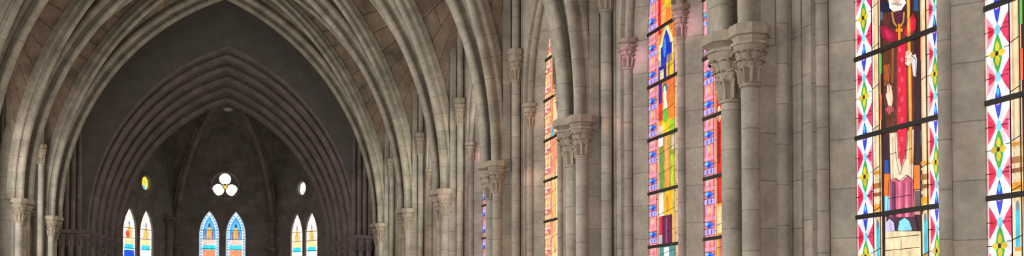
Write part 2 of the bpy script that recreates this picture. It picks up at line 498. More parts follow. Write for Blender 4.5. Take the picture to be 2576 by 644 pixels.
# wall ribs: tall wall shafts with leafy capitals and the roll that follows the vault
def make_wall_arch(label, loc, rz, half, xw=5.335, ends=(-1, 1)):
    t = thing('wall_arch', label, 'wall arch', loc, rz, 'wall arches of the vault bays')
    x = xw-loc[0] if rz == 0 else xw+loc[0]
    top = 4.89+EYE
    hs = half-.475
    for y in [e_*hs for e_ in ends]:
        shaft_mb(x, y, .081, top-.60, 18, 0).build('shaft', SHAFT, t)
        cap = capital_mb(x, y, top-.61, top-.15, .082, 21).build('capital', CARVED, t)
        abacus_mb(x, y, top, .165, .10, .05, .13).build('abacus', CARVED, cap)
    mb = MB(); prof = [(.075*cos(2*pi*k/12), .075*sin(2*pi*k/12)) for k in range(12)]
    pts = arc_points(hs, hs*1.35, top+1.35, 16, top+.002)
    mb.sweep([Vector((x, p[0], p[1])) for p in pts], [(Vector((0, p[2], p[3])), Vector((1, 0, 0))) for p in pts], prof, None, True, True)
    mb.build('wall_rib', ARCH, t)
    return t
for b, (y0, y1) in enumerate(BAYS):
    cb = (y0+y1)/2
    make_wall_arch('tall wall shafts and rib %s' % BAYWORD[b], (5.4, cb, 0), 0, (y1-y0)/2+(.11 if b == 0 else 0))
make_wall_arch('tall wall shafts and rib in the last window bay of the left wall', (-5.4, 31.37, 0), pi, 1.93+.475, 5.18)

# ------------------------------------------------------------------ vault webs, floor, end walls
def quad_surface(mb, A, B, nt=7, bulge=0.0, mat=None):
    P, U = [], []
    d = 0
    for i in range(len(A)):
        if i: d += ((A[i]+B[i])*.5-(A[i-1]+B[i-1])*.5).length
        row, u = [], []
        w = (B[i]-A[i]).length
        for j in range(nt+1):
            t = j/nt; p = A[i].lerp(B[i], t); p = p+Vector((0, 0, bulge*4*t*(1-t)*min(1, w/2)))
            row.append(p); u.append((w*(t-.5), d))
        P.append(row); U.append(u)
    mb.grid(P, U, mat)
def resample(P, n):
    L = [0]
    for a, b in zip(P, P[1:]): L.append(L[-1]+(b-a).length)
    out = []; k = 0
    for i in range(n+1):
        s = L[-1]*i/n
        while k < len(L)-2 and L[k+1] < s: k += 1
        f = (s-L[k])/max(1e-9, L[k+1]-L[k]); out.append(P[k].lerp(P[k+1], min(1, f)))
    return out
web = MB(); NS = 22
for b, (y0, y1) in enumerate([(YB, -1.2), (-1.2, C0)]+BAYS):
    cb = (y0+y1)/2
    D = {}
    for sx in (1, -1):
        for sy in (1, -1):
            yc = y0+.36 if sy < 0 else y1-.36
            D[sx, sy] = resample(diag_curve((sx*((WX if sx > 0 else WXL)-.10), yc, SP), (0, cb, RB), 30, .42)[0], NS)
    for sy, Y in ((-1, y0), (1, y1)):
        pts = arc_points(TH+.58, TA, SP, 26)
        T = [Vector((p[0]+TX, Y-sy*.12, p[1])) for p in pts]
        Tl = resample(T[:27], NS); Tr = resample(T[26:][::-1], NS)
        quad_surface(web, Tl, D[-1, sy], 6, .12); quad_surface(web, Tr, D[1, sy], 6, .12)
    for sx in (1, -1):
        hs = (y1-y0)/2-.475; top = 4.89+EYE
        pts = arc_points(hs+.03, hs*1.35, top+1.35, 16, SP)
        F = [Vector((sx*5.36, cb+p[0], p[1])) for p in pts]; m = len(F)//2
        for Fh, sy in ((F[:m+1], -1), (F[m:][::-1], 1)):      # the side cells start above the wall shafts' capitals
            quad_surface(web, resample([p for p in Fh if p.z > top-.02], NS), resample([p for p in D[sx, sy] if p.z > SP+1.25], NS), 6, .12)
structure(web.build('ceiling', WEB, None, flip=False), 'brown stone vault webs between the ribs of the nave', 'vault')

fl = MB(); fl.holed([(-6.2, YB), (6.2, YB), (6.2, 48.5), (-6.2, 48.5)], [], lambda a, b: (a, b, 0.0))
structure(fl.build('floor', FLOOR, None, flip=False), 'tiled stone floor of the nave', 'floor')

# wall above the last transverse arch and the high flat ceiling in front of the chancel
mb = MB()
edge = [(p[0]+TX, p[1]) for p in arc_points(TH+.58, TA, SP, 20)]
mb.holed([(-5.46, SP)]+edge+[(5.46, SP), (5.46, 14.0), (-5.46, 14.0)], [], lambda a, b: (a, C[5]+.12, b))
structure(mb.build('wall_crossing', STONE, None, flip=False), 'stone wall above the arch framing the chancel', 'wall')
mb = MB(); mb.holed([(-5.6, C[5]-.2), (5.6, C[5]-.2), (5.6, CEND+.2), (-5.6, CEND+.2)], [], lambda a, b: (a, b, 14.0))
structure(mb.build('ceiling_crossing', PLASTER, None, flip=False), 'dark plaster ceiling before the chancel', 'ceiling')
mb = MB(); 
for s in (-1, 1):
    mb.holed([(C[5]+.3, 11.8), (CEND, 11.8), (CEND, 14.0), (C[5]+.3, 14.0)], [], lambda a, b: (s*5.44, a, b))
structure(mb.build('wall_upper', PLASTER, None, flip=False), 'dark plaster upper side walls before the chancel', 'wall')
# west wall behind the viewer with an opening added for the fill light
mb = MB()
mb.holed([(-5.46, 0), (5.46, 0), (5.46, 12.6), (-5.46, 12.6)], [[(x, z) for x, z in lancet(2.6, 6.5, 1.6, 3.0)]], lambda a, b: (a, YB, b))
structure(mb.build('wall_back', STONE, None, flip=False), 'stone wall behind the viewer', 'wall')

# ------------------------------------------------------------------ chancel wall and stepped chancel arch
XC = .18
ORDERS = []            # (half span, front Y, springing z)
for k in range(6):
    ORDERS.append((4.62-.16*k, CEND+.02+.50*k, 2.72+EYE-.055*k))
def ch_a(k): return 2.56-.10*k
h0, Y0, z0c = ORDERS[0]
mb = MB()
e = [(XC+p[0], p[1]) for p in arc_points(h0+.02, ch_a(0), z0c, 24, 0.0)]
mb.holed([(-5.46, 0)]+e+[(5.46, 0), (5.46, 14.0), (-5.46, 14.0)], [], lambda a, b: (a, CEND, b))
structure(mb.build('wall_front', PLASTER, None, flip=False), 'smooth dark plaster wall above the chancel arch', 'wall')
t = thing('chancel_arch', 'dark stepped chancel arch with nested pointed mouldings', 'arch', (XC, CEND, 0))
for k, (h, Y, zs) in enumerate(ORDERS):
    # u outward, v depth: bold roll on the arris, hollow behind, soffit to the next order
    prof = [(.34, .0), (.255, .0), (.25, .15), (.20, .16), (.185, .09)]
    for q in range(0, 10):
        a_ = -pi*.35+pi*1.25*q/9
        prof.append((.095-.095*sin(a_), .12-.095*cos(a_)))
    prof += [(.085, .21), (.10, .33), (.05, .35), (.0, .37), (.0, .54)]
    mb = MB(); pts = arc_points(h, ch_a(k), zs+.002, 26)
    mb.sweep([Vector((p[0], Y-CEND, p[1])) for p in pts], [(Vector((p[2], 0, p[3])), Vector((0, 1, 0))) for p in pts], prof)
    mb.build('arch_order', DARK, t)
    for s in (-1, 1):
        x, y = s*(h+.10), Y-CEND+.10
        j = MB(); j.prism([(s*(h-.0)+s*.0, y+.12), (s*(h+.32), y+.12), (s*(h+.32), y+.44), (s*(h-.0), y+.44)], 0, zs-.02); j.build('jamb', DARK, t)
        shaft_mb(x, y, .095, zs-.55, 14).build('shaft', DARK, t)
        capital_mb(x, y, zs-.56, zs-.15, .095, 31+k).build('capital', DARK, t)
        a_ = MB(); a_.prism([(x-.20, y-.20), (x+.20, y-.20), (x+.20, y+.30), (x-.20, y+.30)], zs-.12, zs-.001)
        a_.prism([(x-.16, y-.16), (x+.16, y-.16), (x+.16, y+.28), (x-.16, y+.28)], zs-.15, zs-.12); a_.build('abacus', DARK, t)
# responds against the chancel wall (dark, wide slabs)
for s in (-1, 1):
    t2 = thing('wall_respond', 'dark wide capital and shafts at the %s foot of the chancel wall' % side_word(s), 'respond', (s*5.0, CEND-.25, 0))
    for dx in (-.30, -.04, .24):
        x = s*dx
        shaft_mb(x, 0, .10, 2.1+EYE, 14).build('shaft', DARK, t2)
        capital_mb(x, 0, 2.1+EYE, 2.55+EYE, .10, 41).build('capital', DARK, t2)
    for a0, a1 in ((-.44, .06), (.07, .42)):
        a_ = MB(); a_.box((min(s*a0, s*a1), -.22, 2.56+EYE), (max(s*a0, s*a1), .22, 2.70+EYE)); a_.build('abacus', DARK, t2)
    for dx, zt in ((-.30, 6.6), (-.10, 7.0), (.10, 7.6), (.30, 8.0)):
        r_ = MB(); r_.lathe([(.09, 2.70+EYE), (.09, zt+EYE-2.2), (.06, zt+EYE-1.0), (.005, zt+EYE)], s*dx, .08, 12); r_.build('wall_roll', DARK, t2)

# ------------------------------------------------------------------ stained glass panes
def clip(poly, region):
    out = poly
    n = len(region)
    for i in range(n):
        a, b = region[i], region[(i+1) % n]
        src, out = out, []
        if not src: return []
        def side(p): return (b[0]-a[0])*(p[1]-a[1])-(b[1]-a[1])*(p[0]-a[0])
        for k in range(len(src)):
            p, q = src[k], src[(k+1) % len(src)]
            sp_, sq = side(p), side(q)
            if sp_ >= -1e-9: out.append(p)
            if (sp_ > 1e-9 and sq < -1e-9) or (sp_ < -1e-9 and sq > 1e-9):
                f = sp_/(sp_-sq); out.append((p[0]+(q[0]-p[0])*f, p[1]+(q[1]-p[1])*f))
    return out
def ell(cx, cz, rx, rz, n=14): return [(cx+rx*cos(2*pi*k/n), cz+rz*sin(2*pi*k/n)) for k in range(n)]
def lens(cx, cz, w, h, n=8):
    r = [(cx+w*(1-(abs(k)/n)**1.6), cz+h*k/n) for k in range(-n, n+1)]
    return r+[(2*cx-x, z) for x, z in r[::-1][1:-1]]
def rect(a, b, c, d): return [(a, c), (b, c), (b, d), (a, d)]
class Pane:
    """Pieces of glass in (s, z): s to the right as seen from inside, z up from the floor."""
    def __init__(p, region):
        p.region = region if area(region) > 0 else region[::-1]
    def part(p): return MB()
    def add(p, mb, poly, rgb, layer=1, gain=1.0):
        q = clip(poly, p.region)
        if len(q) < 3: return
        mb.ngon([(-.0022*layer, -s, z) for s, z in q], glass(rgb, gain))
    def came(p, mb, a, b, w=.009, layer=9):
        d = Vector((b[0]-a[0], b[1]-a[1])); 
        if d.length < 1e-5: return
        d.normalize(); n = Vector((-d.y, d.x))*w*.5
        q = clip([(a[0]-n.x, a[1]-n.y), (b[0]-n.x, b[1]-n.y), (b[0]+n.x, b[1]+n.y), (a[0]+n.x, a[1]+n.y)], p.region)
        if len(q) < 3: return
        mb.ngon([(-.0022*layer, -s, z) for s, z in q], LEAD)
def area(P): return .5*sum(P[i][0]*P[(i+1) % len(P)][1]-P[(i+1) % len(P)][0]*P[i][1] for i in range(len(P)))

WHITE = (252, 246, 248); PINK = (236, 60, 104); ROSE = (246, 150, 170); GRN = (60, 176, 72); YEL = (236, 196, 50); BLUE = (52, 74, 214)
LBLUE = (140, 222, 250); CYAN = (66, 196, 222); TAN = (232, 188, 138); CREAM = (248, 222, 176); GOLD = (234, 158, 44); ORANGE = (242, 120, 40)
BROWN = (104, 54, 38); DBROWN = (62, 34, 34); RED = (226, 34, 62); DRED = (176, 26, 60); MAROON = (88, 34, 58); NAVY = (34, 40, 72); SKIN = (250, 212, 184)
VIOLET = (122, 58, 116); MAUVE = (206, 92, 122); SALMON = (248, 122, 92); LILAC = (206, 160, 222); OLIVE = (150, 156, 70); TEAL = (80, 170, 150)
BARZ = [EYE+.857+.745*k for k in range(-1, 6)]        # iron saddle bars
RG = lancet(.615, zb=SILL)

def border_lens(p, mb, cm, s0, s1):
    """White border with green and blue lenses, light discs and rose flanks; one period between two bars."""
    w = s1-s0; c = (s0+s1)/2
    p.add(mb, rect(s0, s1, SILL, 7), WHITE, 1); p.add(mb, rect(s0, s0+w*.07, SILL, 7), (250, 214, 206), 2); p.add(mb, rect(s1-w*.05, s1, SILL, 7), (250, 224, 214), 2)
    per = .745; z = BARZ[0]-per
    while z < 6.8:
        for d in (per*.255, per*.745):
            for sg in (-1, 1):
                e = c+sg*w*.44
                p.add(mb, [(e, z+d-.135), (c+sg*w*.20, z+d-.05), (c+sg*w*.10, z+d), (c+sg*w*.20, z+d+.05), (e, z+d+.135), (e, z+d)][::sg], PINK if (round(z*7)+sg) % 3 else ROSE, 2)
                p.add(mb, [(c+sg*w*.36, z+d-.055), (c+sg*w*.10, z+d-.01), (c+sg*w*.10, z+d+.01), (c+sg*w*.36, z+d+.055)][::sg], RED if sg < 0 else PINK, 3)
                p.came(cm, (e, z+d), (c+sg*w*.15, z+d), .006)
            p.add(mb, ell(c, z+d, w*.12, .042), LBLUE, 4)
        p.add(mb, lens(c, z+per*.5, w*.27, .172), WHITE, 3); p.add(mb, lens(c, z+per*.5, w*.19, .165), GRN, 4)
        p.add(mb, lens(c, z+per*.5+.05, w*.09, .05), YEL, 5); p.add(mb, lens(c, z+per*.5-.05, w*.09, .05), YEL, 5)
        for sg in (-1, 1): p.add(mb, ell(c+sg*w*.17, z+per*.5, w*.12, .026), YEL, 6)
        p.add(mb, ell(c, z+per*.5, w*.07, .02), DBROWN, 7)
        p.add(mb, lens(c, z, w*.22, .15), WHITE, 3); p.add(mb, lens(c, z, w*.135, .142), BLUE, 4)
        p.add(mb, lens(c, z+.075, w*.06, .035), CYAN, 5); p.add(mb, ell(c, z-.012, w*.09, .018), ROSE, 5)
        for zz in (z+per*.255, z+per*.5, z+per*.745): p.came(cm, (s0, zz), (s0+w*.24, zz), .006); p.came(cm, (s1, zz+.03), (s1-w*.2, zz+.03), .006)
        z += per
    p.came(cm, (s0+.002, SILL), (s0+.002, 7), .008); p.came(cm, (s1, SILL), (s1, 7), .008)

def border_flower(p, mb, cm, s0, s1, pal, per=.3725):
    w = s1-s0; c = (s0+s1)/2
    p.add(mb, rect(s0, s1, SILL, 7), pal[0], 1)
    z = BARZ[0]-per*1.55; k = 0
    while z < 6.8:
        p.add(mb, rect(s0, s1, z-.115, z-.05), pal[2], 2); p.add(mb, rect(s0, s1, z+.06, z+.10), pal[3], 2)
        p.add(mb, lens(c, z, w*.34, .05, 4), pal[1], 4); p.add(mb, rect(c-w*.42, c+w*.42, z-.012, z+.016), pal[1], 4); p.add(mb, ell(c-w*.25, z+.02, w*.16, .024), pal[4], 5)
        p.add(mb, ell(c, z-.012, w*.15, .022), pal[5], 5)
        for sg in (-1, 1):
            p.add(mb, lens(c+sg*w*.22, z+.185, w*.13, .10), pal[3] if sg > 0 else pal[2], 3)
            p.add(mb, lens(c+sg*w*.18, z-.085, w*.07, .04), pal[1], 3)
        p.add(mb, lens(c, z+.186, w*.12, .05), pal[6], 5)
        p.came(cm, (s0, z+.04), (s1, z+.04), .006); p.came(cm, (s0, z-.045), (s1, z-.045), .006); p.came(cm, (s0, z+.25), (s1, z+.25), .005)
        z += per; k += 1
    p.came(cm, (s0+.002, SILL), (s0+.002, 7), .008); p.came(cm, (s1, SILL), (s1, 7), .01)

def bars(t, zs=BARZ, w=.588):
    for z in zs:
        mb = MB(); h = w if z < LZ else max(.1, lancet_half(z))
        mb.box((-.042, -h, z-.021), (-.022, h, z+.021)); mb.build('saddle_bar', IRON, t)
def lancet_half(z, h=.615):
    r = h+LA; return sqrt(max(0, r*r-(z-LZ)**2))-LA
def slab(t):
    mb = MB(); q = RG
    mb.ngon([(.012, -s, z) for s, z in q], LEAD); mb.build('backing_frame', None, t, flip=False)

# --- the saint window (design traced from where its pieces sit on the glass plane)
CB = sum(BAYS[0])/2
def sz(px, py):
    v = at_x(px, py, GX); return ((CB+LC)-v.y, v.z)
def PX(*pts): return [sz(x, y) for x, y in pts]
def RX(x0, x1, y0, y1): return PX((x0, y0), (x1, y0), (x1, y1), (x0, y1))
def ccw(q): return q if area(q) > 0 else q[::-1]

def saint_window(label, loc, rz):
    t = thing('stained_glass_window', label, 'stained glass window', loc, rz, 'stained glass lancets of the nave')
    p = Pane(RG); cm = MB()
    sl = sz(2200, 320)[0]; sr = sz(2337, 320)[0]
    bl = MB(); border_lens(p, bl, cm, -.615, sl); bl.build('ornamental_border', None, t, flip=False)
    br_ = MB(); border_lens(p, br_, cm, sr, .615); br_.build('ornamental_border', None, t, flip=False)
    c0, c1, c2, c3 = sl, sz(2217, 320)[0], sz(2319, 320)[0], sr
    zb = sz(2200, 540)[1]
    # painted columns either side with moulded gold bases
    for (a, b) in ((c0, c1), (c2, c3)):
        q = MB(); w = b-a; m = (a+b)/2
        p.add(q, rect(a, b, SILL, 7), TAN, 1); p.add(q, rect(a+w*.28, a+w*.62, SILL, 7), CREAM, 2)
        zt = zb+.38
        for (z_, hgt, colr) in ((zt, .03, GOLD), (zt-.045, .02, CREAM), (zt-.12, .05, (176, 112, 62)), (zt-.2, .035, (146, 92, 52)), (zt-.25, .03, CREAM), (zt-.32, .06, GOLD), (zt-.37, .025, YEL)):
            p.add(q, rect(a-.01, b+.0, z_-hgt/2, z_+hgt/2), colr, 4)
        p.add(q, rect(a, b, zb-.5, zb-.06), CREAM, 3)
        p.add(q, rect(m-w*.22, m+w*.22, zb-.40, zb-.10), CYAN, 5); p.add(q, lens(m, zb-.09, w*.2, .05), (120, 130, 150), 6)
        p.add(q, rect(m-w*.35, m+w*.35, zb-.43, zb-.40), GOLD, 5)
        q.build('painted_column', None, t, flip=False)
        for k in range(12): p.came(cm, (a, 1.3+.375*k+(.07 if a < 0 else 0)), (b, 1.33+.375*k+(.07 if a < 0 else 0)), .008)
        p.came(cm, (a, SILL), (a, 7), .012); p.came(cm, (b, SILL), (b, 7), .014)
    # background field
    q = MB(); A = lambda poly, colr, ly=3: p.add(q, ccw(poly), colr, ly)
    p.add(q, rect(c1, c2, SILL, 7), DBROWN, 1)
    A(RX(2217, 2240, 6, 72), NAVY); A(RX(2217, 2222, 30, 50), (74, 120, 170), 4); A(RX(2300, 2317, -40, 28), (38, 84, 130)); A(RX(2212, 2220, 136, 186), (126, 206, 96), 4)
    A(RX(2213, 2220, 237, 302), SALMON, 4); A(RX(2313, 2319, 78, 152), (246, 112, 70), 4); A(RX(2226, 2241, 437, 494), ORANGE); A(RX(2227, 2240, 494, 534), LBLUE)
    A(RX(2227, 2238, 401, 436), (40, 84, 176)); A(RX(2300, 2316, 416, 476), ORANGE); A(RX(2302, 2317, 478, 540), (206, 150, 130)); A(RX(2314, 2319, 330, 365), (90, 140, 190), 4)
    A(RX(2304, 2318, 480, 520), (110, 80, 90), 4)
    # upper canopy, above the figure
    zt = sz(2260, -60)[1]
    p.add(q, rect(c1, c2, zt+.2, 7), (60, 80, 150), 2)
    for k in range(5): p.add(q, lens((c1+c2)/2+(k-2)*.11, zt+.75, .04, .45), GOLD if k % 2 else CREAM, 3)
    # pedestal of pale blocks
    A(RX(2229, 2318, 582, 1200), CREAM, 3); A(RX(2229, 2232, 545, 1200), (226, 200, 196), 4)
    q.build('background_field', None, t, flip=False)
    for y in (600, 631, 662, 693, 724): p.came(cm, sz(2230, y), sz(2318, y-9), .006)
    for x, y0, y1 in ((2272, 600, 631), (2252, 631, 662), (2292, 631, 662)): p.came(cm, sz(x, y0), sz(x, y1), .005)
    # the figure
    g = MB(); F = lambda poly, colr, ly=5, mb=None: p.add(mb or g, ccw(poly), colr, ly)
    F(PX((2222, 34), (2262, 28), (2284, 40), (2305, 90), (2302, 330), (2280, 345), (2232, 345), (2224, 200)), BROWN, 4)
    F(PX((2240, 34), (2282, 30), (2286, 60), (2262, 72), (2242, 70)), MAROON, 5)
    F(PX((2226, 164), (2240, 160), (2243, 180), (2236, 222), (2227, 214)), (176, 92, 44), 5)
    F(PX((2246, 120), (2252, 120), (2250, 210), (2244, 210)), (150, 84, 50), 5)
    F(PX((2300, 90), (2318, 70), (2319, 416), (2304, 416)), (58, 30, 40), 5)
    F(PX((2228, 340), (2241, 340), (2241, 402), (2228, 402)), (58, 34, 46), 5)
    F(PX((2241, 336), (2302, 326), (2300, 452), (2288, 440), (2270, 456), (2258, 448), (2244, 456)), (246, 222, 190), 6)
    F(PX((2248, 345), (2252, 345), (2252, 452), (2248, 452)), (216, 182, 150), 7); F(PX((2289, 340), (2293, 340), (2295, 440), (2291, 440)), (220, 190, 160), 7)
    F(PX((2243, 455), (2258, 448), (2270, 457), (2287, 441), (2299, 452), (2303, 545), (2240, 548)), MAUVE, 5)
    for x, cl in ((2249, VIOLET), (2254, MAROON), (2266, (236, 132, 152)), (2276, (176, 62, 96)), (2284, (240, 142, 160)), (2294, (170, 60, 96))):
        F(PX((x-2, 458), (x+2, 458), (x+3, 546), (x-3, 546)), cl, 6)
    F(PX((2262, 574), (2266, 556), (2279, 548), (2290, 556), (2297, 576), (2296, 580), (2262, 581)), LBLUE, 6)
    F(PX((2231, 582), (2232, 560), (2241, 550), (2252, 560), (2254, 581)), (206, 196, 236), 6)
    F(PX((2236, 545), (2304, 545), (2312, 580), (2298, 578), (2288, 552), (2266, 552), (2258, 580), (2254, 556), (2236, 552)), (74, 46, 60), 5)
    def lead(pts, w=.006):
        q = PX(*pts)
        for a_, b_ in zip(q, q[1:]): p.came(cm, a_, b_, w, 14)
    for pts in (((2222, 34), (2224, 200), (2232, 345)), ((2240, 34), (2242, 70), (2262, 72)), ((2219, 66), (2232, 63), (2261, 86), (2258, 106), (2240, 106), (2221, 92), (2219, 66)),
                ((2278, 86), (2284, 66), (2300, 34), (2308, 52), (2306, 76), (2286, 94)), ((2241, 336), (2244, 456), (2258, 448), (2270, 456), (2288, 440), (2300, 452), (2302, 326)),
                ((2259, 100), (2258, 330), (2262, 400), (2271, 440), (2284, 400), (2289, 330), (2286, 92)), ((2240, 548), (2243, 456)), ((2303, 545), (2300, 452)),
                ((2226, 164), (2240, 160), (2243, 180), (2236, 222), (2227, 214), (2226, 164)), ((2246, 120), (2244, 230)), ((2231, 276), (2240, 266), (2252, 268), (2258, 282)),
                ((2284, 130), (2284, 166), (2294, 169), (2300, 158)), ((2300, 140), (2312, 150), (2310, 194), (2303, 192)), ((2224, 200), (2244, 210)), ((2232, 300), (2258, 292)), ((2304, 250), (2318, 244)),
                ((2243, 390), (2262, 384)), ((2283, 380), (2301, 374)), ((2228, 402), (2241, 398)), ((2242, 500), (2302, 490))): lead(pts)
    fig = g.build('saint_figure', None, t, flip=False)
    def sub(name, pieces):
        m_ = MB()
        for poly, colr, ly in pieces: F(poly, colr, ly, m_)
        m_.build(name, None, fig, flip=False)
    sub('stole', [(PX((2259, 100), (2286, 92), (2289, 330), (2284, 400), (2271, 440), (2262, 400), (2258, 330)), (128, 60, 44), 6),
                  (PX((2261, 112), (2284, 104), (2286, 330), (2281, 385), (2271, 424), (2265, 385), (2262, 330)), RED, 7)] +
        [(RX(2264+(k % 2)*6, 2270+(k % 2)*7, 120+k*25, 131+k*25), (246, 84, 110), 8) for k in range(11)])
    sub('shoulder_cape', [(PX((2219, 66), (2232, 63), (2261, 86), (2258, 106), (2240, 106), (2221, 92)), DRED, 7), (PX((2278, 86), (2284, 66), (2300, 34), (2308, 52), (2306, 76), (2286, 94)), RED, 7),
                          (PX((2226, 74), (2240, 78), (2252, 92), (2238, 98)), (206, 40, 90), 8)])
    sub('pectoral_cross', [(RX(2264, 2270, 60, 101), (246, 150, 50), 9), (RX(2258, 2276, 72, 80), (240, 140, 40), 9)])
    sub('neck_chain', [(PX((2246, 30), (2250, 30), (2255, 55), (2262, 66), (2259, 69), (2250, 57)), (196, 150, 52), 8), (PX((2277, 30), (2281, 30), (2279, 55), (2272, 68), (2269, 65), (2275, 54)), (204, 156, 60), 8)])
    sub('staff', [(PX((2284, -60), (2292, -60), (2301, 412), (2293, 412)), (226, 150, 56), 8), (PX((2287, -60), (2289, -60), (2298, 412), (2296, 412)), (248, 196, 100), 9)])
    sub('hand', [(PX((2284, 130), (2294, 127), (2300, 134), (2300, 158), (2294, 168), (2286, 164)), SKIN, 11)] +
        [(PX((2283, 133+k*8), (2296, 131+k*8), (2297, 136+k*8), (2284, 138+k*8)), (252, 226, 204) if k % 2 else (238, 186, 156), 12) for k in range(4)])
    sub('sleeve', [(PX((2300, 140), (2309, 136), (2312, 150), (2310, 194), (2303, 192), (2299, 160)), (238, 224, 222), 10)])
    sub('hand', [(PX((2234, 240), (2239, 225), (2250, 226), (2252, 250), (2249, 270), (2241, 268)), SKIN, 11)] +
        [(PX((2237+k*4, 230), (2238+k*4, 211+abs(k-1)*4), (2241+k*4, 211+abs(k-1)*4), (2241+k*4, 230)), (252, 224, 196), 12) for k in range(3)])
    sub('sleeve', [(PX((2231, 276), (2240, 266), (2252, 268), (2258, 282), (2250, 280), (2243, 290)), (190, 84, 84), 10)])
    sub('collar', [(PX((2240, 2), (2256, -10), (2280, -6), (2284, 8), (2272, 26), (2252, 30), (2242, 20)), (252, 246, 236), 9), (PX((2246, 10), (2262, 6), (2278, 12), (2266, 16)), (206, 170, 150), 10)])
    hz = sz(2264, -34)
    sub('face', [(ell(hz[0], hz[1], .10, .15), SKIN, 10), (ell(hz[0]-.035, hz[1]+.03, .018, .012), DBROWN, 11), (ell(hz[0]+.035, hz[1]+.03, .018, .012), DBROWN, 11),
                 (rect(hz[0]-.012, hz[0]+.012, hz[1]-.05, hz[1]+.02), (226, 170, 140), 11), (rect(hz[0]-.03, hz[0]+.03, hz[1]-.085, hz[1]-.07), (190, 80, 80), 11),
                 (ell(hz[0], hz[1]+.12, .11, .06), (120, 80, 60), 9), (ell(hz[0], hz[1]+.03, .19, .21), GOLD, 6)])
    cm.build('lead_cames', None, t, flip=False)
    slab(t); bars(t)
    return t

